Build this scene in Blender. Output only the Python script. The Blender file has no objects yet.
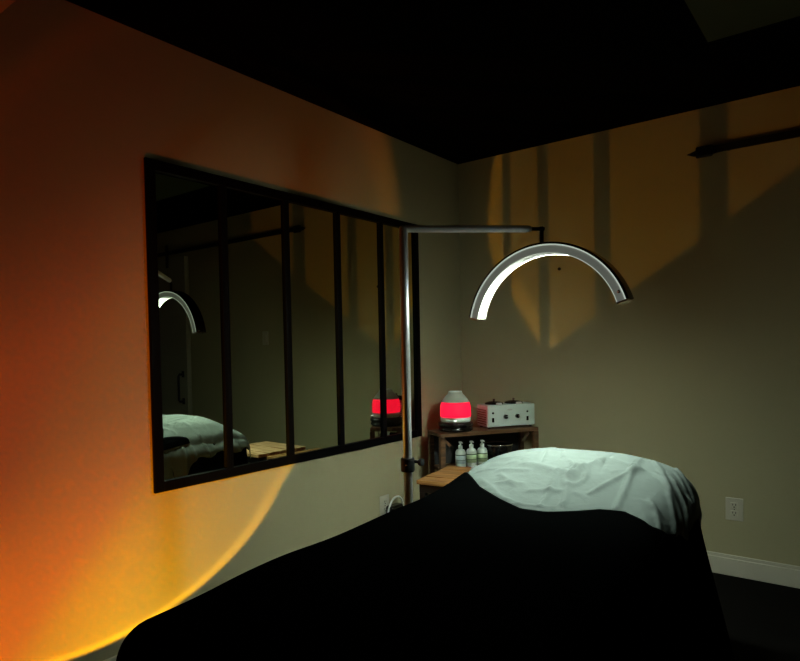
import bpy, bmesh, math, random
from mathutils import Vector, Matrix, noise
random.seed(4)
S = bpy.context.scene
COL = S.collection
PI = math.pi

# ------------------------------------------------------------------ camera
FPX, PYX = 617.21, 363.36
YAW, PITCH, ROLL = 0.6546, -0.0262, -0.0193
CAM = Vector((2.1776, 0.0, 1.2009))
cam_d = bpy.data.cameras.new('camera')
cam = bpy.data.objects.new('camera', cam_d)
COL.objects.link(cam)
cam_d.sensor_fit = 'HORIZONTAL'
cam_d.sensor_width = 36.0
cam_d.lens = FPX / 800.0 * 36.0
cam_d.shift_y = (PYX - 330.5) / 800.0
cam_d.clip_start = 0.02
fw = Vector((-math.sin(YAW) * math.cos(PITCH), math.cos(YAW) * math.cos(PITCH), math.sin(PITCH)))
rt = Vector((math.cos(YAW), math.sin(YAW), 0))
up = rt.cross(fw)
r2 = rt * math.cos(ROLL) + up * math.sin(ROLL)
u2 = up * math.cos(ROLL) - rt * math.sin(ROLL)
cam.matrix_world = Matrix(((r2.x, u2.x, -fw.x, CAM.x), (r2.y, u2.y, -fw.y, CAM.y),
                           (r2.z, u2.z, -fw.z, CAM.z), (0, 0, 0, 1)))
S.camera = cam

# ------------------------------------------------------------------ view, world
S.view_settings.view_transform = 'Standard'
S.view_settings.look = 'None'
S.view_settings.exposure = 0.0
S.view_settings.gamma = 1.0
S.view_settings.use_curve_mapping = False
world = bpy.data.worlds.new('world')
S.world = world
world.use_nodes = True
world.node_tree.nodes['Background'].inputs[0].default_value = (0.5, 0.6, 0.4, 1)
world.node_tree.nodes['Background'].inputs[1].default_value = 0.0
S.cycles.use_denoising = True
S.cycles.max_bounces = 10
S.cycles.diffuse_bounces = 5
S.cycles.glossy_bounces = 6
S.cycles.sample_clamp_indirect = 3.0

# ------------------------------------------------------------------ the sunset projector lamp
LAMP = Vector((0.934, 0.481, 0.13))
AIM = Vector((-0.727, 0.433, 0.533)).normalized()
SUN_W = 530.0          # watts of the projector
SUN_HALF = 31.6       # half angle of its cone in degrees
LED_STRENGTH = 250.0
LED_COL = (0.86, 1.0, 0.86)

SUN_UP = [(0.0, 0.50), (0.25, 0.47), (0.36, 0.45), (0.575, 0.29), (0.715, 0.31), (0.81, 0.17), (0.88, 0.075), (1.0, 0.03)]
SUN_RIM = [(0.0, 0.45), (0.24, 0.46), (0.48, 0.52), (0.69, 0.52), (0.755, 0.54), (0.778, 1.1), (0.795, 1.0), (0.812, 0.0), (1.0, 0.0)]
SUN_SIDE = [(0.0, 0.36), (0.34, 0.54), (0.40, 0.62), (0.57, 0.95), (1.0, 1.05)]
SUN_HALO = 0.035

def sunset_light(name, loc, aim, side):
    """spot with the dichroic disc of a sunset lamp: deep orange in the middle, yellow at the rim,
    brighter towards the lower side of the disc"""
    d = bpy.data.lights.new(name, 'SPOT')
    d.energy = SUN_W
    d.shadow_soft_size = 0.007
    d.spot_size = math.radians(2 * 42)
    d.spot_blend = 0.15
    d.use_nodes = True
    nt = d.node_tree
    N, L = nt.nodes, nt.links
    em = N['Emission']
    geo = N.new('ShaderNodeNewGeometry')
    rot = aim.to_track_quat('-Z', 'Y').to_matrix()
    def dot(v):
        n = N.new('ShaderNodeVectorMath'); n.operation = 'DOT_PRODUCT'
        L.new(geo.outputs['Incoming'], n.inputs[0]); n.inputs[1].default_value = v
        return n.outputs['Value']
    def m(op, a, b=None, clamp=False):
        n = N.new('ShaderNodeMath'); n.operation = op; n.use_clamp = clamp
        for i, v in enumerate((a, b)):
            if v is None: continue
            if isinstance(v, (int, float)): n.inputs[i].default_value = v
            else: L.new(v, n.inputs[i])
        return n.outputs[0]
    nz = dot(aim)
    tx = m('MULTIPLY', m('DIVIDE', dot(rot.col[0]), nz), side / math.tan(math.radians(SUN_HALF)))
    ty = m('DIVIDE', m('DIVIDE', dot(rot.col[1]), nz), math.tan(math.radians(SUN_HALF)))
    rr = m('SQRT', m('ADD', m('MULTIPLY', tx, tx), m('MULTIPLY', ty, ty)))
    # the disc is not quite round
    f = N.new('ShaderNodeFloatCurve'); cu = f.mapping.curves[0]
    pts = [(0.0, 0.96), (0.1, 0.985), (0.2, 0.96), (0.29, 0.915), (0.4, 0.95), (0.53, 1.06), (0.63, 0.99), (1.0, 1.0)]
    if side < 0: pts = [(0.0, 1.0), (0.29, 1.05), (0.4, 1.05), (0.53, 1.06), (0.63, 0.99), (1.0, 1.0)]
    cu.points[0].location = (0.0, pts[0][1] / 2); cu.points[1].location = (1.0, pts[-1][1] / 2)
    for p_, v_ in pts[1:-1]: cu.points.new(p_, v_ / 2)
    f.mapping.update()
    L.new(m('ADD', m('MULTIPLY', ty, 0.5), 0.5, True), f.inputs['Value'])
    rr = m('DIVIDE', rr, m('MULTIPLY', f.outputs[0], 2.0))
    # q: 0 on the upper left of the disc, 1 on the lower right
    q = m('ADD', m('ADD', m('MULTIPLY', tx, 0.30), m('MULTIPLY', ty, -0.28)), 0.5, True)
    ramp = N.new('ShaderNodeValToRGB')
    L.new(q, ramp.inputs[0])
    e = ramp.color_ramp.elements
    e[0].position = 0.0;  e[0].color = (1.0, 0.07, 0.0, 1)
    e[1].position = 1.0;  e[1].color = (1.0, 0.56, 0.03, 1)
    for p_, g_ in ((0.35, 0.10), (0.44, 0.16), (0.58, 0.185), (0.65, 0.33), (0.80, 0.46)):
        x = e.new(p_); x.color = (1.0, g_, 0.0, 1)
    def ramp1(src, pts):
        n = N.new('ShaderNodeValToRGB'); L.new(src, n.inputs[0]); e = n.color_ramp.elements
        e[0].position = pts[0][0]; e[0].color = (pts[0][1],) * 3 + (1,)
        e[1].position = pts[-1][0]; e[1].color = (pts[-1][1],) * 3 + (1,)
        for p_, v_ in pts[1:-1]:
            x = e.new(p_); x.color = (v_, v_, v_, 1)
        return n.outputs[0]
    # brightness: falls towards the top, bright rim
    b = ramp1(m('ADD', m('MULTIPLY', ty, 0.5), 0.5, True), SUN_UP)
    rim = ramp1(m('MULTIPLY', rr, 0.8, True), SUN_RIM)       # 0.8 is the edge of the disc
    halo = m('MULTIPLY', ramp1(m('MULTIPLY', ty, 0.8, True), [(0.1, 0.0), (0.8, 1.0)]), SUN_HALO)
    L.new(ramp.outputs[0], em.inputs['Color'])
    b = m('MULTIPLY', b, ramp1(m('ADD', m('MULTIPLY', tx, 0.5), 0.5, True), SUN_SIDE))
    L.new(m('ADD', m('MULTIPLY', b, rim), halo), em.inputs['Strength'])
    o = bpy.data.objects.new(name, d)
    COL.objects.link(o)
    o.matrix_world = Matrix.Translation(loc) @ aim.to_track_quat('-Z', 'Y').to_matrix().to_4x4()
    return o

SUN_BOUNCE = 1.0
sun_lamp = sunset_light('sunset_beam', LAMP, AIM, 1)
# the same beam returned by the wall mirror: Cycles does not sample a mirror's reflection of a small
# lamp, so the mirror image of the lamp shines through the mirror's frame, exactly where optics puts it
sun_image = sunset_light('sunset_beam_in_mirror', Vector((-LAMP.x, LAMP.y, LAMP.z)),
                         Vector((-AIM.x, AIM.y, AIM.z)), -1)
sun_image.data.energy = SUN_W * 0.55

# ------------------------------------------------------------------ materials
def mat(name, col, rough=0.6, metal=0.0, spec=0.5, emit=None, estr=0.0, noise_amt=0.0, noise_scale=8.0,
        bump=0.0, bump_scale=60.0, coat=0.0, trans=0.0):
    m = bpy.data.materials.new(name); m.use_nodes = True
    nt = m.node_tree; b = nt.nodes['Principled BSDF']
    b.inputs['Base Color'].default_value = (*col, 1)
    b.inputs['Roughness'].default_value = rough
    b.inputs['Metallic'].default_value = metal
    b.inputs['Specular IOR Level'].default_value = spec
    b.inputs['Coat Weight'].default_value = coat
    b.inputs['Transmission Weight'].default_value = trans
    if emit:
        b.inputs['Emission Color'].default_value = (*emit, 1)
        b.inputs['Emission Strength'].default_value = estr
    if noise_amt or bump:
        tc = nt.nodes.new('ShaderNodeTexCoord')
        if noise_amt:
            n = nt.nodes.new('ShaderNodeTexNoise'); n.inputs['Scale'].default_value = noise_scale
            n.inputs['Detail'].default_value = 5
            nt.links.new(tc.outputs['Object'], n.inputs['Vector'])
            r = nt.nodes.new('ShaderNodeMapRange')
            r.inputs['To Min'].default_value = 1 - noise_amt; r.inputs['To Max'].default_value = 1 + noise_amt
            nt.links.new(n.outputs['Fac'], r.inputs['Value'])
            mx = nt.nodes.new('ShaderNodeVectorMath'); mx.operation = 'SCALE'
            mx.inputs[0].default_value = col
            nt.links.new(r.outputs[0], mx.inputs['Scale'])
            nt.links.new(mx.outputs[0], b.inputs['Base Color'])
        if bump:
            n2 = nt.nodes.new('ShaderNodeTexNoise'); n2.inputs['Scale'].default_value = bump_scale
            n2.inputs['Detail'].default_value = 4
            nt.links.new(tc.outputs['Object'], n2.inputs['Vector'])
            bp = nt.nodes.new('ShaderNodeBump'); bp.inputs['Strength'].default_value = bump
            bp.inputs['Distance'].default_value = 0.004
            nt.links.new(n2.outputs['Fac'], bp.inputs['Height'])
            nt.links.new(bp.outputs[0], b.inputs['Normal'])
    return m

def wood(name, c1, c2, rough=0.45, scale=(2, 30, 30)):
    m = bpy.data.materials.new(name); m.use_nodes = True
    nt = m.node_tree; b = nt.nodes['Principled BSDF']
    tc = nt.nodes.new('ShaderNodeTexCoord'); mp = nt.nodes.new('ShaderNodeMapping')
    mp.inputs['Scale'].default_value = scale
    n = nt.nodes.new('ShaderNodeTexNoise'); n.inputs['Scale'].default_value = 1.6
    n.inputs['Detail'].default_value = 6; n.inputs['Distortion'].default_value = 0.6
    r = nt.nodes.new('ShaderNodeValToRGB')
    r.color_ramp.elements[0].position = 0.35; r.color_ramp.elements[0].color = (*c1, 1)
    r.color_ramp.elements[1].position = 0.66; r.color_ramp.elements[1].color = (*c2, 1)
    nt.links.new(tc.outputs['Object'], mp.inputs[0]); nt.links.new(mp.outputs[0], n.inputs['Vector'])
    nt.links.new(n.outputs['Fac'], r.inputs[0]); nt.links.new(r.outputs[0], b.inputs['Base Color'])
    b.inputs['Roughness'].default_value = rough
    return m

def led_mat():
    # a diffuser that throws most of its light straight ahead, like real LED optics
    m = mat('led_diffuser', (0.9, 0.9, 0.9), 0.4, emit=LED_COL, estr=LED_STRENGTH)
    nt = m.node_tree; b = nt.nodes['Principled BSDF']
    g = nt.nodes.new('ShaderNodeNewGeometry'); d = nt.nodes.new('ShaderNodeVectorMath'); d.operation = 'DOT_PRODUCT'
    ax = nt.nodes.new('ShaderNodeVectorMath'); ax.operation = 'ADD'; ax.inputs[1].default_value = (0, 0.34, -0.32)   # emission leaned towards bed head and floor; the strip itself is not tipped
    nt.links.new(g.outputs['Normal'], ax.inputs[0])
    an = nt.nodes.new('ShaderNodeVectorMath'); an.operation = 'NORMALIZE'; nt.links.new(ax.outputs[0], an.inputs[0])
    nt.links.new(g.outputs['Incoming'], d.inputs[0]); nt.links.new(an.outputs[0], d.inputs[1])
    cl = nt.nodes.new('ShaderNodeMath'); cl.operation = 'MAXIMUM'; nt.links.new(d.outputs['Value'], cl.inputs[0]); cl.inputs[1].default_value = 0.0
    p = nt.nodes.new('ShaderNodeMath'); p.operation = 'POWER'; nt.links.new(cl.outputs[0], p.inputs[0]); p.inputs[1].default_value = 1.8
    # the half of the strip far from the pole burns brighter
    sp = nt.nodes.new('ShaderNodeSeparateXYZ'); nt.links.new(g.outputs['Position'], sp.inputs[0])
    mr = nt.nodes.new('ShaderNodeMapRange'); nt.links.new(sp.outputs[0], mr.inputs['Value'])
    mr.inputs['From Min'].default_value = 0.92; mr.inputs['From Max'].default_value = 1.52
    mr.inputs['To Min'].default_value = LED_STRENGTH * 0.25; mr.inputs['To Max'].default_value = LED_STRENGTH * 1.75
    q = nt.nodes.new('ShaderNodeMath'); q.operation = 'MULTIPLY'; nt.links.new(p.outputs[0], q.inputs[0]); nt.links.new(mr.outputs[0], q.inputs[1])
    nt.links.new(q.outputs[0], b.inputs['Emission Strength'])
    return m

M = {
    'wall': mat('wall_paint', (0.385, 0.350, 0.205), 0.75, spec=0.25, noise_amt=0.05, noise_scale=2.5, bump=0.12, bump_scale=90),
    'ceil': mat('black_ceiling_paint', (0.0025, 0.0025, 0.0025), 0.95, spec=0.0),
    'panel': mat('pale_ceiling_panel', (0.07, 0.08, 0.045), 0.8, spec=0.0),
    'floor': mat('dark_floor_planks', (0.004, 0.0035, 0.003), 0.8, spec=0.03, noise_amt=0.4, noise_scale=4),
    'trim': mat('white_trim_paint', (0.55, 0.52, 0.41), 0.45),
    'black': mat('black_metal', (0.006, 0.006, 0.007), 0.42, spec=0.35),
    'frame': mat('black_mirror_frame', (0.0022, 0.0022, 0.0026), 0.5, spec=0.03),
    'mirror': mat('mirror_glass', (0.50, 0.55, 0.44), 0.0, metal=1.0),
    'blkfab': mat('black_blanket_cloth', (0.0016, 0.0018, 0.0018), 1.0, spec=0.0, bump=0.5, bump_scale=180),
    'sheet': mat('pale_green_sheet_cloth', (0.155, 0.188, 0.176), 0.9, spec=0.1, bump=0.75, bump_scale=34),
    'chrome': mat('brushed_aluminium', (0.78, 0.76, 0.72), 0.22, metal=1.0),
    'whitearm': mat('white_lamp_arm', (0.82, 0.82, 0.80), 0.3),
    'led': led_mat(),
    'grey': mat('grey_lamp_shell', (0.42, 0.42, 0.38), 0.3, emit=LED_COL, estr=0.08),  # weak emission stands in for LED light coming through the shell
    'pole': mat('satin_silver_pole', (0.80, 0.80, 0.78), 0.30, metal=0.7),
    'rim': mat('lit_lamp_edge', (0.7, 0.7, 0.66), 0.25, emit=LED_COL, estr=0.42),  # emission added so the arch edges look lit by the LED
    'wood': wood('brown_rack_wood', (0.075, 0.036, 0.016), (0.17, 0.085, 0.038)),
    'plank': wood('amber_table_wood', (0.22, 0.095, 0.028), (0.52, 0.27, 0.09), scale=(3, 26, 26)),
    'plank2': wood('pale_stool_wood', (0.42, 0.24, 0.10), (0.72, 0.48, 0.26), scale=(3, 26, 26)),
    'white': mat('white_plastic', (0.72, 0.76, 0.70), 0.35),
    'outlet': mat('ivory_plate_plastic', (0.50, 0.47, 0.36), 0.35),
    'dark': mat('dark_slot', (0.01, 0.01, 0.01), 0.6),
    'unit': mat('pale_grey_unit_metal', (0.58, 0.68, 0.60), 0.4),
    'redglow': mat('red_glowing_plastic', (0.35, 0.01, 0.03), 0.5, spec=0.15, emit=(1.0, 0.006, 0.035), estr=1.5),
    'frost': mat('frosted_grey_plastic', (0.42, 0.48, 0.38), 0.35, emit=(0.9, 0.55, 0.5), estr=0.03),
    'glossblk': mat('glossy_black_plastic', (0.006, 0.006, 0.006), 0.18),
    'bottle': mat('pale_bottle_plastic', (0.66, 0.74, 0.66), 0.35),
    'bottlegreen': mat('green_bottle_label', (0.42, 0.54, 0.30), 0.5),
    'bottleblue': mat('blue_grey_bottle_label', (0.46, 0.56, 0.56), 0.5),
    'stripe': mat('dark_label_stripe', (0.04, 0.08, 0.04), 0.5),
    'door': mat('greige_door_paint', (0.33, 0.31, 0.24), 0.5),
    'lens': mat('orange_lens', (0.9, 0.3, 0.02), 0.2, emit=(1, 0.3, 0.02), estr=1.0),
}

# ------------------------------------------------------------------ helpers
def link(name, me, m=None, parent=None, smooth=False):
    o = bpy.data.objects.new(name, me); COL.objects.link(o)
    if m is not None: me.materials.append(m)
    if parent is not None: o.parent = parent
    if smooth:
        for p in me.polygons: p.use_smooth = True
    return o

def to_mesh(name, bm):
    me = bpy.data.meshes.new(name)
    bmesh.ops.recalc_face_normals(bm, faces=bm.faces)
    bm.to_mesh(me); bm.free(); me.update()
    return me

def part(name, bm, m, parent=None, smooth=False, bevel=0.0, seg=2):
    o = link(name, to_mesh(name, bm), m, parent, smooth)
    if bevel:
        md = o.modifiers.new('bevel', 'BEVEL'); md.width = bevel; md.segments = seg; md.limit_method = 'ANGLE'
        md.angle_limit = math.radians(40)
    return o

def box(bm, a, b, X=None):
    vs = [bm.verts.new(((a, b)[i][0], (a, b)[j][1], (a, b)[k][2])) for i in (0, 1) for j in (0, 1) for k in (0, 1)]
    for f in ((0, 1, 3, 2), (4, 6, 7, 5), (0, 4, 5, 1), (2, 3, 7, 6), (0, 2, 6, 4), (1, 5, 7, 3)):
        bm.faces.new([vs[i] for i in f])
    if X is not None:
        for v in vs: v.co = X @ v.co
    return bm

def lathe(bm, prof, seg=40, center=(0, 0), X=None):
    rings = []
    for r, z in prof:
        if r < 1e-5: rings.append([bm.verts.new((center[0], center[1], z))])
        else: rings.append([bm.verts.new((center[0] + r * math.cos(2 * PI * k / seg), center[1] + r * math.sin(2 * PI * k / seg), z)) for k in range(seg)])
    new = [v for r_ in rings for v in r_]
    for A, B in zip(rings, rings[1:]):
        for k in range(seg):
            k2 = (k + 1) % seg
            if len(A) == 1 and len(B) == 1: continue
            if len(A) == 1: bm.faces.new((A[0], B[k], B[k2]))
            elif len(B) == 1: bm.faces.new((A[k], A[k2], B[0]))
            else: bm.faces.new((A[k], A[k2], B[k2], B[k]))
    if X is not None:
        for v in new: v.co = X @ v.co
    return bm

def tube(bm, pts, r, seg=12, caps=True):
    pts = [Vector(p) for p in pts]
    rings = []
    prev = None
    for i, p in enumerate(pts):
        d = (pts[min(i + 1, len(pts) - 1)] - pts[max(i - 1, 0)]).normalized()
        if prev is None:
            n = d.orthogonal().normalized()
        else:
            n = (prev - d * prev.dot(d)).normalized()
        prev = n
        b = d.cross(n)
        rad = r[i] if isinstance(r, (list, tuple)) else r
        rings.append([bm.verts.new(p + (n * math.cos(2 * PI * k / seg) + b * math.sin(2 * PI * k / seg)) * rad) for k in range(seg)])
    for A, B in zip(rings, rings[1:]):
        for k in range(seg):
            bm.faces.new((A[k], A[(k + 1) % seg], B[(k + 1) % seg], B[k]))
    if caps:
        bm.faces.new(rings[0]); bm.faces.new(rings[-1])
    return bm

def BM(): return bmesh.new()

def tag(o, label, cat, group=None):
    o['label'] = label; o['category'] = cat
    if group: o['group'] = group
    return o

def empty(name, loc, label, cat, rz=0.0, group=None):
    o = bpy.data.objects.new(name, None); COL.objects.link(o)
    o.location = loc; o.rotation_euler = (0, 0, rz)
    o.empty_display_size = 0.1
    return tag(o, label, cat, group)

def struct(name, bm, m, parent=None, bevel=0.0, smooth=False):
    o = part(name, bm, m, parent, bevel=bevel, smooth=smooth)
    if parent is None: o['kind'] = 'structure'
    return o

# ------------------------------------------------------------------ room
D = 3.5087; H = 2.40; XR = 4.30; YF = -1.10; T = 0.12
Y1, Y2, ZB, ZT = 1.2779, 3.0261, 0.6621, 1.9316
bm = BM(); box(bm, (-T, YF - T, -0.1), (XR + T, D + T, 0)); struct('floor', bm, M['floor'])
bm = BM(); box(bm, (-T, YF - T, H), (XR + T, D + T, H + 0.1)); struct('ceiling', bm, M['ceil'])
bm = BM(); box(bm, (-T, D, 0), (XR + T, D + T, H)); struct('wall_back', bm, M['wall'])
# the left wall, opened behind the mirror to let the mirror-image beam through
bm = BM(); e = 0.012
ya, yb, za, zb = Y1 + e, Y2 - e, ZB + e, ZT - e
box(bm, (-T, YF - T, 0), (0, ya, H)); box(bm, (-T, yb, 0), (0, D, H))
box(bm, (-T, ya, 0), (0, yb, za)); box(bm, (-T, ya, zb), (0, yb, H))
struct('wall_left', bm, M['wall'])
bm = BM(); box(bm, (XR, YF - T, 0), (XR + T, D, H)); struct('wall_right', bm, M['wall'])
bm = BM(); box(bm, (0, YF - T, 0), (XR, YF, H)); struct('wall_front', bm, M['wall'])
bm = BM(); box(bm, (0, 0.42, 2.20), (XR, 0.755, H)); struct('trim_1', bm, M['wall'])
# baseboards
bm = BM(); box(bm, (0.014, D - 0.014, 0), (2.95, D, 0.088)); box(bm, (0.014, D - 0.009, 0.088), (2.95, D, 0.106)); struct('baseboard_back', bm, M['trim'], bevel=0.003)
bm = BM(); box(bm, (0, YF, 0), (0.014, D, 0.088)); box(bm, (0, YF, 0.088), (0.009, D, 0.106)); struct('baseboard_left', bm, M['trim'], bevel=0.003)

# pale panel let into the black ceiling
pn = empty('ceiling_panel', (2.26, 2.45, H), 'pale flat unlit panel framed into the black ceiling', 'ceiling panel')
bm = BM(); box(bm, (-0.61, -0.305, -0.002), (0.61, 0.305, 0)); part('diffuser', bm, M['panel'], pn, bevel=0.002)

# ------------------------------------------------------------------ barn door, rail, switch
dr = part('door_1', box(BM(), (3.035, D - 0.055, 0.012), (4.06, D - 0.018, 2.11)), M['door'], bevel=0.003)
dr['kind'] = 'structure'
bm = BM()
for a, b in (((3.035, 0.012), (3.16, 2.11)), ((3.948, 0.012), (4.06, 2.11)), ((3.16, 1.99), (3.948, 2.11)), ((3.16, 0.012), (3.948, 0.19)), ((3.16, 1.02), (3.948, 1.15))):
    box(bm, (a[0], D - 0.064, a[1]), (b[0], D - 0.0555, b[1]))
part('rail_and_stile', bm, M['door'], dr, bevel=0.002)
bm = BM()
hx = 3.105
tube(bm, [(hx, D - 0.064, 0.72), (hx, D - 0.105, 0.72), (hx, D - 0.115, 0.735), (hx, D - 0.115, 0.965), (hx, D - 0.105, 0.98), (hx, D - 0.064, 0.98)], 0.011)
box(bm, (hx - 0.02, D - 0.068, 0.69), (hx + 0.02, D - 0.064, 0.75)); box(bm, (hx - 0.02, D - 0.068, 0.95), (hx + 0.02, D - 0.064, 1.01))
part('door_handle', bm, M['black'], dr, smooth=False)
for x in (3.32, 3.86):
    bm = BM(); box(bm, (x - 0.02, D - 0.070, 2.02), (x + 0.02, D - 0.064, 2.24))
    part('hanger_strap', bm, M['black'], dr)

rail = empty('door_rail', (2.8, D, 2.17), 'long thin black rail with a tapered end mounted high on the back wall', 'door rail')
def rel(o): return Matrix.Translation(-Vector(o.location))
bm = BM()
X = rel(rail)
# flat bar with a tapered tip
yy0, yy1 = D - 0.040, D - 0.030
pts = [(1.410, 2.166), (1.440, 2.176), (1.50, 2.188), (4.22, 2.188), (4.22, 2.152), (1.56, 2.152), (1.50, 2.146), (1.440, 2.152)]
vs0 = [bm.verts.new(X @ Vector((x, yy0, z))) for x, z in pts]; vs1 = [bm.verts.new(X @ Vector((x, yy1, z))) for x, z in pts]
bm.faces.new(vs0); bm.faces.new(vs1[::-1])
for k in range(len(pts)):
    bm.faces.new((vs0[k], vs0[(k + 1) % len(pts)], vs1[(k + 1) % len(pts)], vs1[k]))
part('bar', bm, M['black'], rail)
for x in (1.60, 2.25, 2.90, 3.55, 4.10):
    bm = BM(); lathe(bm, [(0, 0), (0.012, 0), (0.012, 0.031), (0, 0.031)], 16, X=X @ Matrix.Translation((x, D, 2.17)) @ Matrix.Rotation(PI / 2, 4, 'X'))
    part('standoff', bm, M['black'], rail)
bm = BM(); box(bm, (1.455, D - 0.058, 2.135), (1.535, D - 0.0405, 2.193), X); part('end_stop', bm, M['black'], rail, bevel=0.008)

sw = empty('light_switch', (1.965, D, 1.30), 'small light switch plate on the back wall, seen in the wall mirror', 'light switch')
part('plate', box(BM(), (-0.036, -0.006, -0.058), (0.036, 0, 0.058)), M['outlet'], sw, bevel=0.002)
part('rocker', box(BM(), (-0.016, -0.010, -0.032), (0.016, -0.006, 0.032)), M['outlet'], sw, bevel=0.001)

# screw in the wall
bm = BM(); lathe(bm, [(0, 0.0), (0.004, 0.0), (0.004, 0.01), (0.010, 0.010), (0.009, 0.015), (0, 0.017)], 16, X=Matrix.Rotation(PI / 2, 4, 'X'))
o = part('wall_screw', bm, M['black']); o.location = (0.698, D, 1.647)
tag(o, 'tiny dark screw head in the back wall framed by the arched lamp', 'screw')

# ------------------------------------------------------------------ outlets
def outlet(name, loc, rz, label):
    t = empty(name, loc, label, 'outlet', rz)
    part('plate', box(BM(), (-0.040, -0.006, -0.058), (0.040, 0, 0.058)), M['outlet'], t, bevel=0.0025)
    for s in (-1, 1):
        z0 = s * 0.0205
        r = part('socket', box(BM(), (-0.017, -0.009, z0 - 0.0145), (0.017, -0.006, z0 + 0.0145)), M['outlet'], t, bevel=0.004)
        bm = BM()
        for sx in (-1, 1): box(bm, (sx * 0.0065 - 0.0016, -0.0096, z0 - 0.001), (sx * 0.0065 + 0.0016, -0.0088, z0 + 0.009))
        box(bm, (-0.003, -0.0096, z0 - 0.011), (0.003, -0.0088, z0 - 0.005))
        part('slots', bm, M['dark'], r)
    bm = BM(); lathe(bm, [(0, 0.006), (0.0035, 0.006), (0.0035, 0.008), (0, 0.0085)], 12, X=Matrix.Rotation(PI / 2, 4, 'X')); part('screw', bm, M['chrome'], t)
    return t
outlet('wall_outlet', (1.616, D, 0.343), 0, 'ivory double wall outlet on the back wall right of the bed')
outlet('wall_outlet', (0, 2.665, 0.315), PI / 2, 'ivory wall outlet low on the left wall below the mirror, beside the lamp pole')
pl = empty('power_plug', (0.0, 2.735, 0.295), 'black power adapter with a pale looping cord at the left wall outlet', 'power plug')
part('adapter', box(BM(), (0.011, -0.075, -0.045), (0.065, 0.03, 0.022)), M['glossblk'], pl, bevel=0.014, seg=4)
bm = BM(); tube(bm, [(0.035 + 0.01 * math.sin(a), -0.01 - 0.068 * math.cos(a), -0.02 + 0.085 * math.sin(a)) for a in [PI * k / 16 for k in range(17)]] + [(0.035, 0.06, -0.15), (0.04, 0.07, -0.28)], 0.0055, 8)
part('cord', bm, M['white'], pl, smooth=True)

# ------------------------------------------------------------------ mirror
mw = empty('windowpane_mirror', (0, (Y1 + Y2) / 2, ZB), 'large black framed mirror divided into five tall panes on the orange lit wall', 'mirror')
X = rel(mw)
FW, MWD, DP = 0.040, 0.034, 0.014
bm = BM()
for s0, s1 in ((0, DP), (-DP, -0.0005)):
    box(bm, (s0, Y1, ZB), (s1, Y1 + FW, ZT), X); box(bm, (s0, Y2 - FW, ZB), (s1, Y2, ZT), X) if s0 >= 0 else box(bm, (s0, Y2 - FW, za), (s1, yb, zb), X)
    if s0 >= 0:
        box(bm, (s0, Y1 + FW, ZT - FW), (s1, Y2 - FW, ZT), X); box(bm, (s0, Y1 + FW, ZB), (s1, Y2 - FW, ZB + FW), X)
    else:
        box(bm, (s0, Y1 + FW, ZT - FW), (s1, Y2 - FW, zb), X); box(bm, (s0, Y1 + FW, za), (s1, Y2 - FW, ZB + FW), X)
bm.free()
bm = BM()
box(bm, (0, Y1, ZB), (DP, Y1 + FW, ZT), X); box(bm, (0, Y2 - FW, ZB), (DP, Y2, ZT), X)
box(bm, (0, Y1 + FW, ZT - FW), (DP, Y2 - FW, ZT), X); box(bm, (0, Y1 + FW, ZB), (DP, Y2 - FW, ZB + FW), X)
# frame doubled behind the panes, added to shade the mirror-image beam
box(bm, (-DP, ya, za), (-0.0005, Y1 + FW, zb), X); box(bm, (-DP, Y2 - FW, za), (-0.0005, yb, zb), X)
box(bm, (-DP, Y1 + FW, ZT - FW), (-0.0005, Y2 - FW, zb), X); box(bm, (-DP, Y1 + FW, za), (-0.0005, Y2 - FW, ZB + FW), X)
part('frame', bm, M['frame'], mw, bevel=0.0025)
w5 = (Y2 - Y1) / 5
bars = []
for i in range(1, 5):
    y = Y1 + w5 * i
    bm = BM()
    box(bm, (-DP, y - MWD / 2, ZB + FW), (-0.0005, y + MWD / 2, ZT - FW), X)  # rear half added to widen the bar's shadow in the mirror-image beam
    # ridged face
    n = 4; prof = [(0.0, -MWD / 2), (DP * 0.75, -MWD / 2), (DP, -MWD / 5), (DP, MWD / 5), (DP * 0.75, MWD / 2), (0.0, MWD / 2)]
    lo = [bm.verts.new(X @ Vector((a, y + b, ZB + FW))) for a, b in prof]; hi = [bm.verts.new(X @ Vector((a, y + b, ZT - FW))) for a, b in prof]
    bm.faces.new(lo); bm.faces.new(hi)
    for k in range(6): bm.faces.new((lo[k], lo[(k + 1) % 6], hi[(k + 1) % 6], hi[k]))
    bars.append(part('glazing_bar', bm, M['frame'], mw))
panes = []
for i in range(5):
    a = Y1 + w5 * i + (FW if i == 0 else MWD / 2); b = Y1 + w5 * (i + 1) - (FW if i == 4 else MWD / 2)
    bm = BM(); box(bm, (-0.004, a - 0.004, ZB + FW - 0.004), (0.0005, b + 0.004, ZT - FW + 0.004), X)
    panes.append(part('mirror_pane', bm, M['mirror'], mw))
# the mirrored beam starts behind the panes and must leave through them
bc = bpy.data.collections.new('beam_blockers')
for o in panes: bc.objects.link(o)
sun_image.light_linking.blocker_collection = bc
for co in bc.collection_objects: co.light_linking.link_state = 'EXCLUDE'

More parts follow.
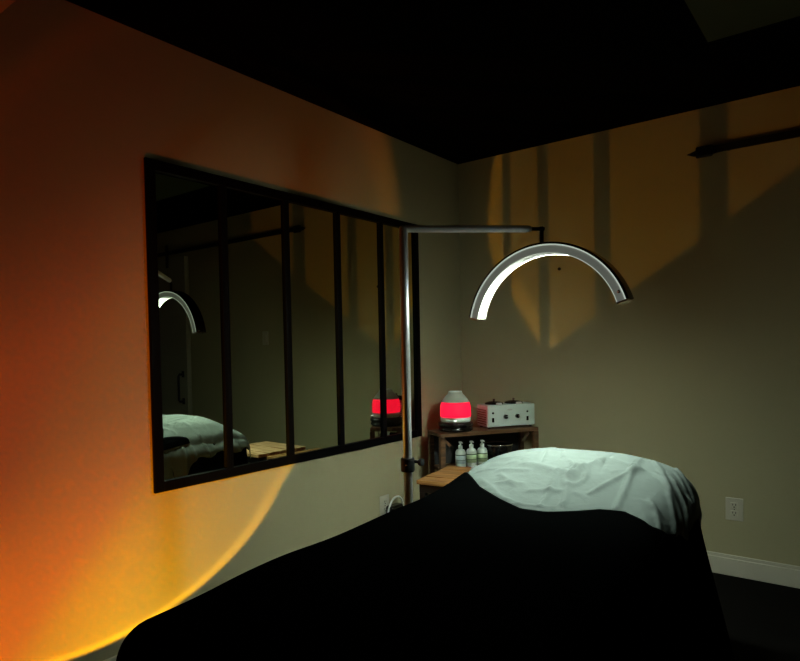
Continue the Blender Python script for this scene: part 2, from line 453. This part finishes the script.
# ------------------------------------------------------------------ sunset lamp body (on the floor, below the frame)
sl = empty('sunset_lamp', (LAMP.x + 0.02, LAMP.y - 0.02, 0), 'small black floor lamp throwing the orange disc of light on the left wall', 'projector lamp')
X = rel(sl)
bm = BM(); lathe(bm, [(0, 0), (0.055, 0), (0.055, 0.012), (0.01, 0.018), (0.007, 0.02), (0.007, 0.085), (0, 0.085)], 32, (0.0, 0.0)); part('base', bm, M['black'], sl, smooth=True, bevel=0.001)
Q = X @ Matrix.Translation(LAMP) @ AIM.to_track_quat('Z', 'Y').to_matrix().to_4x4()
bm = BM(); lathe(bm, [(0, -0.09), (0.024, -0.09), (0.026, -0.085), (0.026, -0.008), (0.022, -0.008), (0.022, -0.02), (0, -0.02)], 32, X=Q); part('head', bm, M['black'], sl)
bm = BM(); lathe(bm, [(0, -0.019), (0.021, -0.019), (0.018, -0.015), (0, -0.013)], 24, X=Q); part('lens', bm, M['lens'], sl, smooth=True)

# ------------------------------------------------------------------ arched LED lamp
PX, PY = 0.823, 1.80
AZ = 1.640
lp = empty('arched_floor_lamp', (PX, PY, 0), 'tall silver floor lamp with a glowing half circle arch hanging over the bed head', 'floor lamp')
X = rel(lp)
bm = BM(); lathe(bm, [(0, 0), (0.13, 0), (0.13, 0.015), (0.02, 0.03), (0, 0.03)], 40); part('base', bm, M['black'], lp, bevel=0.002)
bm = BM(); lathe(bm, [(0, 0.03), (0.0165, 0.03), (0.0165, AZ - 0.012), (0.012, AZ), (0, AZ + 0.002)], 28); part('pole', bm, M['pole'], lp, smooth=True, bevel=0)
bm = BM(); lathe(bm, [(0.0165, 0.745), (0.024, 0.745), (0.026, 0.75), (0.026, 0.79), (0.024, 0.795), (0.0165, 0.795)], 28)
col = part('collar', bm, M['black'], lp)
bm = BM(); lathe(bm, [(0, 0), (0.006, 0), (0.006, 0.02), (0.013, 0.022), (0.013, 0.034), (0, 0.036)], 16, X=Matrix.Translation((0.024, 0.012, 0.782)) @ Matrix.Rotation(PI / 2, 4, 'Y')); part('knob', bm, M['black'], col)
bm = BM(); lathe(bm, [(0, 0), (0.004, 0), (0.003, 0.002), (0, 0.003)], 12, X=Matrix.Translation((0.011, -0.0235, 0.772)) @ Matrix.Rotation(PI / 2, 4, 'X')); part('screw', bm, M['chrome'], col)
EX, EY = 1.215, 2.14
a0 = Vector((PX, PY, AZ - 0.010)); a1 = Vector((EX - 0.01, EY, AZ - 0.013))
dv = (a1 - a0)
bm = BM(); tube(bm, [X @ (a0 + dv * t) for t in (0, 0.02, 0.5, 0.90, 0.925, 0.93)], [0.0115, 0.013, 0.013, 0.013, 0.009, 0.004], 20); part('arm', bm, M['whitearm'], lp, smooth=True)
bm = BM(); tube(bm, [X @ (a0 + dv * 0.91), X @ (a0 + dv * 1.02)], 0.007, 14); tube(bm, [X @ (a1 + Vector((0, 0, 0.008))), X @ (a1 - Vector((0, 0, 0.060)))], 0.0075, 14); part('swivel_joint', bm, M['black'], lp)
# arch: band swept on a circle in the plane y = EY
AR, ACX, ACZ = 0.314, 1.222, 1.252
A0, A1 = math.radians(18), math.radians(169)
HW = 0.031
def sweep(prof, n=72, a0=A0, a1=A1):
    bm = BM(); rings = []
    for i in range(n + 1):
        a = a0 + (a1 - a0) * i / n
        rings.append([bm.verts.new(X @ Vector((ACX + (AR + r) * math.cos(a), EY + w, ACZ + (AR + r) * math.sin(a)))) for r, w in prof])
    k_ = len(prof)
    for A, B in zip(rings, rings[1:]):
        for k in range(k_): bm.faces.new((A[k], A[(k + 1) % k_], B[(k + 1) % k_], B[k]))
    bm.faces.new(rings[0]); bm.faces.new(rings[-1])
    return bm
arch = part('arch_shell', sweep([(-0.034, -HW), (-0.004, -HW), (-0.001, -HW + 0.003), (-0.001, HW - 0.003), (-0.004, HW), (-0.034, HW), (-0.034, HW - 0.003), (-0.024, HW - 0.003), (-0.024, -HW + 0.003), (-0.034, -HW + 0.003)]), M['grey'], lp)
part('outer_band', sweep([(-0.001, -HW - 0.001), (0.007, -HW + 0.001), (0.007, HW - 0.001), (-0.001, HW + 0.001)]), M['glossblk'], arch)
part('edge_strip', sweep([(-0.006, -HW - 0.0025), (-0.001, -HW - 0.0025), (-0.001, -HW), (-0.006, -HW)]), M['rim'], arch)
part('edge_strip', sweep([(-0.0345, -HW - 0.0015), (-0.032, -HW - 0.0015), (-0.032, -HW), (-0.0345, -HW)]), M['rim'], arch)
part('light_diffuser', sweep([(-0.033, -HW + 0.004), (-0.033, HW - 0.004), (-0.026, HW - 0.004), (-0.026, -HW + 0.004)], a0=A0 + 0.03, a1=A1 - 0.03), M['led'], arch)
for a in (A0, A1):
    bm = BM()
    s = 1 if a == A0 else -1
    Q = X @ Matrix.Translation((ACX + (AR - 0.010) * math.cos(a), EY, ACZ + (AR - 0.010) * math.sin(a))) @ Matrix.Rotation(-a, 4, 'Y')
    box(bm, (-0.026, -HW - 0.001, -0.006 if s > 0 else 0.0), (0.0125, HW + 0.001, 0.0 if s > 0 else 0.006), Q)
    part('end_cap', bm, M['chrome'], arch)
ar = math.radians(24)
bm = BM(); lathe(bm, [(0, 0), (0.006, 0), (0.006, 0.005), (0, 0.007)], 14, X=X @ Matrix.Translation((ACX + (AR - 0.013) * math.cos(ar), EY - HW, ACZ + (AR - 0.013) * math.sin(ar))) @ Matrix.Rotation(PI / 2, 4, 'X')); part('touch_switch', bm, M['chrome'], arch)

# ------------------------------------------------------------------ massage bed
BX, BY, BROT = 1.318, 1.44, math.radians(3.6)
ZTOP = 0.665
bed = empty('massage_bed', (BX, BY, 0), 'black padded treatment bed under the dark blanket, its head towards the back wall', 'bed', BROT)
part('padded_top', box(BM(), (-0.335, -0.755, 0.52), (0.335, 0.95, ZTOP - 0.025)), M['blkfab'], bed, bevel=0.035, seg=4)
for sx in (-1, 1):
    for ly in (-0.64, 0.78):
        part('leg', box(BM(), (sx * 0.28 - 0.022, ly - 0.022, 0), (sx * 0.28 + 0.022, ly + 0.022, 0.525)), M['black'], bed, bevel=0.004)
bm = BM()
for sx in (-1, 1): box(bm, (sx * 0.28 - 0.012, -0.618, 0.22), (sx * 0.28 + 0.012, 0.758, 0.27))
part('stretcher', bm, M['black'], bed)

def smooth(a, b, x):   # also for a > b
    k = max(0.0, min(1.0, (x - a) / (b - a)))
    return k * k * (3 - 2 * k)

def dome(x, y):
    """bolster under the head of the sheet (bed coordinates)"""
    yy = (y - 0.83) / (0.33 if y < 0.83 else 0.15)
    g = math.exp(-abs(yy) ** 2.4)
    xx = min(1.0, abs(x - 0.028) / 0.41)
    return 0.130 * g * math.sqrt(max(0.0, 1 - xx ** 2.5))

def drape(s, t, off, R, a=0.335, b0=-0.93, b1=0.93, folds=0.0, ph=0.0):
    a += (0.012 if s > 0 else 0.02) * smooth(0.3, 0.7, t)
    flare = 0.03 + (0.20 if s > 0 else 0.04) * smooth(0.45, 0.8, t)
    cx = max(-a, min(a, s)); cy = max(b0, min(b1, t))
    dx, dy = s - cx, t - cy
    d = math.hypot(dx, dy)
    if d < 1e-6:
        px, py, h, g = s, t, 0.0, 0.0
    else:
        ux, uy = dx / d, dy / d
        if d < R * PI / 2:
            g = R * math.sin(d / R); h = R * (1 - math.cos(d / R))
        else:
            q = d - R * PI / 2; g = R + flare * q; h = R + q
        k = min(1, max(0, (h - 0.03) / 0.35))
        per = (cx * 1.0 + cy * 1.0 + math.atan2(uy, ux) * 0.35)
        g += folds * k * (math.sin(per * 21 + ph) + 0.5 * math.sin(per * 47 + 1.3 + ph))
        px, py = cx + ux * g, cy + uy * g
    z = ZTOP + off + dome(px, cy) * max(0.0, 1 - h / 0.22) - h
    return Vector((px, py, z))

def cloth(name, m, st, ns, nt_, off, R, wr, thick, zmin=0.012, **kw):
    bm = BM(); g = []
    for i in range(ns + 1):
        row = []
        for j in range(nt_ + 1):
            s, t = st(i / ns, j / nt_)
            v = drape(s, t, off, R, **kw)
            v = v + wr(s, t, v)
            v.z = max(v.z, zmin)
            row.append(bm.verts.new(v))
        g.append(row)
    for i in range(ns):
        for j in range(nt_):
            bm.faces.new((g[i][j], g[i + 1][j], g[i + 1][j + 1], g[i][j + 1]))
    me = bpy.data.meshes.new(name); bm.normal_update(); bm.to_mesh(me); bm.free()
    o = link(name, me, m, None, True)
    o.location = (BX, BY, 0); o.rotation_euler = (0, 0, BROT)
    if thick:
        md = o.modifiers.new('thickness', 'SOLIDIFY'); md.thickness = thick; md.offset = 1.0
    return o

CREASES = [((-0.115, 0.64, 0.069, 0.583), .016, .012), ((0.069, 0.583, 0.147, 0.728), .014, .010), ((0.147, 0.728, 0.273, 0.695), .014, .008),
    ((-0.248, 0.53, -0.119, 0.421), .010, .007), ((-0.177, 0.505, -0.078, 0.513), .008, .006), ((-0.075, 0.365, 0.088, 0.381), .008, .006),
    ((0.038, 0.383, 0.025, 0.606), .009, .008), ((0.109, 0.393, 0.079, 0.532), .008, .008), ((0.162, 0.499, 0.273, 0.695), .009, .008),
    ((0.263, 0.438, 0.249, 0.803), .010, .008), ((0.034, 0.685, 0.119, 0.588), .009, .008), ((-0.007, 0.698, -0.034, 0.80), .008, -.005),
    ((0.157, 0.631, 0.15, 0.79), .008, -.005), ((-0.066, 0.66, -0.09, 0.78), .008, -.005), ((0.32, 0.7, 0.446, 0.584), .012, .010),
    ((0.294, 0.828, 0.494, 0.356), .012, .010), ((0.341, 0.524, 0.486, 0.245), .010, .009), ((-0.198, 0.595, -0.082, 0.596), .008, .006),
    ((-0.257, 0.468, -0.17, 0.452), .007, .005), ((-0.032, 0.47, 0.065, 0.491), .009, .009), ((0.315, 0.51, 0.38, 0.477), .009, .008),
    ((-0.183, 0.437, -0.028, 0.376), .009, .006), ((-0.185, 0.565, -0.095, 0.493), .008, .006),
    ((0.36, 0.86, 0.47, 0.80), .007, .012), ((0.37, 0.80, 0.48, 0.72), .007, .012), ((0.36, 0.74, 0.50, 0.60), .009, .012)]
rc = random.Random(11)
for _ in range(34):
    x, y = rc.uniform(-0.36, 0.40), rc.uniform(0.32, 0.78); an = rc.gauss(0.2, 0.6); l = rc.uniform(0.04, 0.13)
    CREASES.append(((x, y, x + l * math.cos(an), y + l * math.sin(an)), rc.uniform(.005, .009), rc.uniform(-.003, .005)))
for k in range(9):      # folds hanging on the mirror side
    t = 0.34 + k * 0.07 + rc.uniform(-.02, .02)
    CREASES.append(((-0.36, t, -0.66, t + rc.uniform(-.08, .08)), .012, rc.choice((.014, .018, -.010))))
def seg_d(px, py, q):
    x0, y0, x1, y1 = q; dx, dy = x1 - x0, y1 - y0
    k = max(0, min(1, ((px - x0) * dx + (py - y0) * dy) / (dx * dx + dy * dy)))
    return math.hypot(px - x0 - k * dx, py - y0 - k * dy), k
def edge_t(s):
    # the turned edge of the blanket across the bed (bed coordinates)
    P = [(-1.0, 0.15), (-0.43, 0.20), (-0.395, 0.28), (-0.387, 0.62), (-0.36, 0.62), (-0.217, 0.465), (-0.104, 0.388), (-0.008, 0.335), (0.069, 0.344), (0.215, 0.420), (0.289, 0.425),
         (0.374, 0.370), (0.42, 0.42), (0.46, 0.54), (0.54, 0.66), (1.0, 0.80)]
    for (x0, y0), (x1, y1) in zip(P, P[1:]):
        if s <= x1:
            return y0 + (y1 - y0) * max(0.0, (s - x0) / (x1 - x0))
    return P[-1][1]
def sheet_wr(s, t, v):
    n = noise.noise(Vector((s * 4, t * 5, 0.3))) * 0.004 + noise.noise(Vector((s * 26, t * 30, 4.3))) * 0.0012
    for q, w, a in CREASES:
        if min(q[0], q[2]) - 3 * w < s < max(q[0], q[2]) + 3 * w and min(q[1], q[3]) - 3 * w < t < max(q[1], q[3]) + 3 * w:
            d, k = seg_d(s, t, q)
            if d < 3 * w: n += 1.35 * a * math.exp(-abs(d / w) ** 1.5) * (0.35 + 0.65 * math.sin(PI * (0.15 + 0.7 * k)))
    d = math.hypot((s - 0.085) * 1.0, (t - 0.586) * 0.7)
    n += 0.015 * math.exp(-(d / 0.014) ** 2) + 0.008 * math.exp(-((d - 0.038) / 0.008) ** 2)
    k = smooth(edge_t(s) - 0.035, edge_t(s) + 0.015, t)
    n = n * k - 0.014 * (1 - k)
    if abs(s) > 0.40: return Vector((math.copysign(1, s) * n * smooth(0.40, 0.44, abs(s)), 0, n * (1 - smooth(0.40, 0.44, abs(s)))))
    return Vector((0, 0, n))
def sheet_st(u, v):
    t = 0.08 + v * (1.09 - 0.08)
    left = -(0.455 + 0.22 * math.exp(-((t - 0.42) / 0.14) ** 2) + 0.012 * math.sin(t * 37))
    right = 0.49
    return left + (right - left) * u, t
sheet = cloth('bed_sheet', M['sheet'], sheet_st, 190, 170, -0.001, 0.070, sheet_wr, 0.003, b1=0.955, folds=0.004)
tag(sheet, 'pale green wrinkled sheet over the raised head of the bed, beyond the dark blanket', 'sheet')

def blk_wr(s, t, v):
    n = noise.noise(Vector((s * 3, t * 3, 7.3))) * 0.010
    return Vector((0, 0, n * (1 if v.z > 0.5 else 0.0) - 0.012 * smooth(-0.45, -0.80, t)))
def blk_st(u, v):
    s = -0.95 + 1.90 * u; e = edge_t(s)
    return s, -1.33 + (e + 1.33) * v
blanket = cloth('blanket', M['blkfab'], blk_st, 150, 150, 0.004, 0.080, blk_wr, 0.006, b0=-0.74, folds=0.009)
tag(blanket, 'thick black blanket covering most of the bed and hanging to the floor', 'blanket')
# the black skirt round the head end
skirt = cloth('bed_skirt', M['blkfab'], lambda u, v: (-0.95 + 1.9 * u, 0.05 + 1.5 * v), 120, 110, -0.006, 0.058, lambda s, t, v: Vector((0, 0, -0.006)), 0.002,
              b1=0.945, folds=0.003)
tag(skirt, 'black skirt hanging from the head end of the bed under the pale sheet', 'bed skirt')

# ------------------------------------------------------------------ rack in the corner
RO = Vector((0.26, 2.858, 0)); RA = math.atan2(0.54, 0.35)       # local x along the front edge, y to the back
rack = empty('wooden_rack', RO, 'brown wooden open rack standing across the corner behind the bed', 'rack', RA)
LX, LY, RZ = 0.632, 0.196, 0.712
bm = BM()
for k in range(3):
    y0 = k * LY / 3; box(bm, (0, y0 + 0.002, RZ - 0.022), (LX, y0 + LY / 3 - 0.002, RZ))
part('top', bm, M['wood'], rack, bevel=0.003)
bm = BM()
for k in range(3):
    y0 = 0.01 + k * (LY - 0.02) / 3; box(bm, (0.03, y0 + 0.002, 0.480), (LX - 0.03, y0 + (LY - 0.02) / 3 - 0.002, 0.500))
part('shelf', bm, M['wood'], rack, bevel=0.003)
for x in (0.0, LX - 0.03):
    for y in (0.0, LY - 0.03):
        part('post', box(BM(), (x, y, 0), (x + 0.03, y + 0.03, RZ - 0.022)), M['wood'], rack, bevel=0.003)
bm = BM(); box(bm, (0.03, LY - 0.012, 0.505), (LX - 0.03, LY - 0.004, RZ - 0.023)); part('back_board', bm, M['dark'], rack)
for s, x in ((1, 0.031), (-1, LX - 0.031)):
    bm = BM()
    Q = Matrix.Translation((x, 0.05, RZ - 0.028)) @ Matrix.Rotation(s * -0.75 + PI, 4, 'Y')
    box(bm, (-0.008, -0.0015, 0.0), (0.008, 0.0015, 0.075), Q @ Matrix.Translation((0.0, 0, 0)))
    part('corner_brace', bm, M['chrome' if s < 0 else 'wood'], rack)

RM = Matrix.Translation(RO) @ Matrix.Rotation(RA, 4, 'Z')
def on_rack(x, y, z): return RM @ Vector((x, y, z))

# diffuser
dfp = Vector((0.258, 3.020, RZ))
df = empty('aroma_diffuser', dfp, 'rounded diffuser glowing red with a frosted cap and black base on the rack', 'diffuser')
bm = BM(); lathe(bm, [(0, 0), (0.088, 0), (0.100, 0.008), (0.100, 0.018), (0.093, 0.023), (0.098, 0.028), (0.103, 0.036), (0.101, 0.048), (0.088, 0.055), (0, 0.055)], 48); part('base', bm, M['glossblk'], df, smooth=True)
bm = BM(); lathe(bm, [(0, 0.055), (0.083, 0.055), (0.086, 0.059), (0.087, 0.081), (0, 0.081)], 48); part('collar', bm, M['white'], df, smooth=True)
bm = BM(); lathe(bm, [(0, 0.083), (0.087, 0.083), (0.089, 0.093), (0.088, 0.132), (0.084, 0.158), (0.080, 0.166), (0, 0.166)], 48); part('glowing_tank', bm, M['redglow'], df, smooth=True)
bm = BM(); lathe(bm, [(0, 0.166), (0.080, 0.167), (0.071, 0.182), (0.055, 0.202), (0.043, 0.214), (0.041, 0.219), (0.040, 0.224), (0, 0.224)], 48)
cap = part('frosted_cap', bm, M['frost'], df, smooth=True)
bm = BM(); lathe(bm, [(0.028, 0.224), (0.039, 0.224), (0.038, 0.229), (0.029, 0.229), (0.028, 0.224)], 32); part('mist_ring', bm, M['white'], cap, smooth=True)
bm = BM(); box(bm, (0.045, -0.090, 0.064), (0.051, -0.068, 0.070)); part('indicator_light', bm, mat('small_white_light', (1, 1, 1), 0.5, emit=(1, 1, 1), estr=1.0), df)

# wax warmer unit with two pots
un = empty('wax_warmer', on_rack(0.320, 0.050, RZ), 'pale grey twin pot warmer with two dials on top of the rack', 'warmer', RA)
WU, DU, HU = 0.318, 0.135, 0.138
bm = BM(); box(bm, (0, 0, 0.010), (WU, DU, HU)); part('casing', bm, M['unit'], un, bevel=0.006, seg=3)
for x in (0.02, WU - 0.02):
    for y in (0.02, DU - 0.02): part('foot', lathe(BM(), [(0, 0), (0.009, 0), (0.009, 0.0105), (0, 0.0105)], 12, (x, y)), M['dark'], un)
for x in (0.118, 0.196):
    bm = BM(); lathe(bm, [(0, 0), (0.0125, 0), (0.0115, 0.014), (0, 0.015)], 20, X=Matrix.Translation((x, 0, 0.068)) @ Matrix.Rotation(PI / 2, 4, 'X'))
    kn = part('dial', bm, M['glossblk'], un)
    part('pointer', box(BM(), (x + 0.001, -0.0165, 0.067), (x + 0.010, -0.015, 0.071)), M['white'], kn)
for x in (0.036, 0.266):
    part('rocker_switch', box(BM(), (x - 0.007, -0.004, 0.038), (x + 0.007, 0.0, 0.064)), M['glossblk'], un, bevel=0.002)
    bm = BM(); lathe(bm, [(0, 0), (0.006, 0), (0.006, 0.003), (0, 0.004)], 12, X=Matrix.Translation((x, 0, 0.092)) @ Matrix.Rotation(PI / 2, 4, 'X')); part('pilot_lamp', bm, M['glossblk'], un)
bm = BM(); lathe(bm, [(0, 0), (0.012, 0), (0.012, 0.0012), (0, 0.0012)], 20, X=Matrix.Translation((0.148, 0, 0.108)) @ Matrix.Rotation(PI / 2, 4, 'X') @ Matrix.Scale(0.4, 4, (0, 1, 0)) @ Matrix.Scale(1.5, 4, (1, 0, 0))); part('badge', bm, M['grey'], un)
bm = BM()
for k in range(7): box(bm, (-0.003, 0.012, 0.024 + k * 0.0135), (0.0, DU - 0.012, 0.031 + k * 0.0135))
part('vent_ribs', bm, M['chrome'], un)
for x in (0.082, 0.215):
    bm = BM(); lathe(bm, [(0, HU), (0.055, HU), (0.055, HU + 0.006), (0.050, HU + 0.010), (0.030, HU + 0.016), (0, HU + 0.018)], 36, (x, 0.072))
    pot = part('pot_lid', bm, M['glossblk'], un, smooth=True)
    bm = BM(); lathe(bm, [(0, HU + 0.017), (0.006, HU + 0.018), (0.008, HU + 0.026), (0.006, HU + 0.032), (0, HU + 0.033)], 16, (x, 0.072)); part('lid_knob', bm, M['wood'], pot, smooth=True)
    bm = BM(); box(bm, (x - 0.018, 0.001, HU + 0.0005), (x + 0.018, 0.017, HU + 0.012)); part('rim_clip', bm, mat('bright_steel', (0.9, 0.9, 0.88), 0.35, metal=0.5), pot, bevel=0.005, seg=3)

# three pump bottles on the shelf
def bottle(loc, label, lab):
    t = empty('pump_bottle', loc, label, 'bottle', RA, 'pump bottles on the rack shelf')
    bm = BM(); lathe(bm, [(0, 0), (0.028, 0), (0.030, 0.004), (0.030, 0.086), (0.024, 0.098), (0.010, 0.104), (0.010, 0.110), (0, 0.110)], 28); part('body', bm, M['bottle'], t, smooth=True)
    bm = BM(); lathe(bm, [(0.0302, 0.022), (0.0306, 0.022), (0.0306, 0.074), (0.0302, 0.074)], 28)
    lb = part('label_band', bm, lab, t, smooth=True)
    bm = BM(); lathe(bm, [(0.0307, 0.068), (0.0310, 0.068), (0.0310, 0.073), (0.0307, 0.073)], 28); lathe(bm, [(0.0307, 0.040), (0.0310, 0.040), (0.0310, 0.043), (0.0307, 0.043)], 28); part('stripe', bm, M['stripe'], lb)
    bm = BM(); lathe(bm, [(0, 0.104), (0.0125, 0.104), (0.0125, 0.124), (0.005, 0.127), (0.005, 0.137), (0, 0.137)], 20)
    pm = part('pump_collar', bm, M['bottle'], t, smooth=False)
    bm = BM(); box(bm, (-0.008, -0.008, 0.137), (0.008, 0.008, 0.146)); box(bm, (-0.004, -0.030, 0.139), (0.004, -0.006, 0.145)); part('nozzle', bm, M['grey'], pm, bevel=0.002)
    return t
for k, (lab, m) in enumerate((('pump bottle with a blue grey band, nearest the left post of the rack', M['bottleblue']),
                              ('pump bottle with green label between the other two on the rack shelf', M['bottlegreen']),
                              ('pump bottle with green label nearest the bed, last of the three on the shelf', M['bottlegreen']))):
    bottle(on_rack(0.160 + 0.070 * k, 0.085, 0.500), lab, m)

# dark bowl at the shelf's other end, its highlight put in as a chrome ring
bl = empty('bowl', on_rack(0.415, 0.095, 0.500), 'shiny black bowl with a bright ring for its highlight, half hidden behind the sheet on the rack shelf', 'bowl')
bm = BM(); lathe(bm, [(0, 0), (0.045, 0), (0.065, 0.03), (0.084, 0.112), (0.082, 0.114), (0.06, 0.034), (0, 0.010)], 40); part('body', bm, M['glossblk'], bl, smooth=True)
bm = BM(); lathe(bm, [(0.0815, 0.1125), (0.085, 0.1115), (0.0855, 0.117), (0.0815, 0.118), (0.0815, 0.1125)], 40); part('rim', bm, M['chrome'], bl, smooth=True)

# ------------------------------------------------------------------ slatted tables behind the bed
def slat_table(name, loc, rz, lx, ly, h, n, along, m, mleg, label):
    t = empty(name, loc, label, 'side table', rz)
    bm = BM()
    for k in range(n):
        if along == 'x':
            y0 = k * ly / n; box(bm, (0, y0 + 0.0035, h - 0.020), (lx, y0 + ly / n - 0.0035, h + (0.0015 if k % 2 else 0)))
        else:
            x0 = k * lx / n; box(bm, (x0 + 0.002, 0, h - 0.020), (x0 + lx / n - 0.002, ly, h + (0.0015 if k % 2 else 0)))
    part('slatted_top', bm, m, t, bevel=0.002)
    bm = BM(); b = 0.022
    box(bm, (0.012, 0.012, h - 0.06), (lx - 0.012, 0.012 + b, h - 0.0205)); box(bm, (0.012, ly - 0.012 - b, h - 0.06), (lx - 0.012, ly - 0.012, h - 0.0205))
    box(bm, (0.012, 0.034, h - 0.06), (0.034, ly - 0.034, h - 0.0205)); box(bm, (lx - 0.034, 0.034, h - 0.06), (lx - 0.012, ly - 0.034, h - 0.0205))
    part('apron', bm, mleg, t)
    for x in (0.012, lx - 0.042):
        for y in (0.012, ly - 0.042):
            part('leg', box(BM(), (x, y, 0), (x + 0.03, y + 0.03, h - 0.0605)), mleg, t, bevel=0.002)
    return t
slat_table('side_table', (0.405, 2.42, 0), math.radians(9), 0.37, 0.40, 0.55, 4, 'x', M['plank'], M['black'],
           'amber wooden plank table between the lamp pole and the bed, in front of the rack')
slat_table('side_table', (0.875, 2.50, 0), math.radians(2), 0.42, 0.40, 0.545, 5, 'x', M['plank2'], M['black'],
           'pale slatted wooden table behind the bed head, seen only in the mirror')
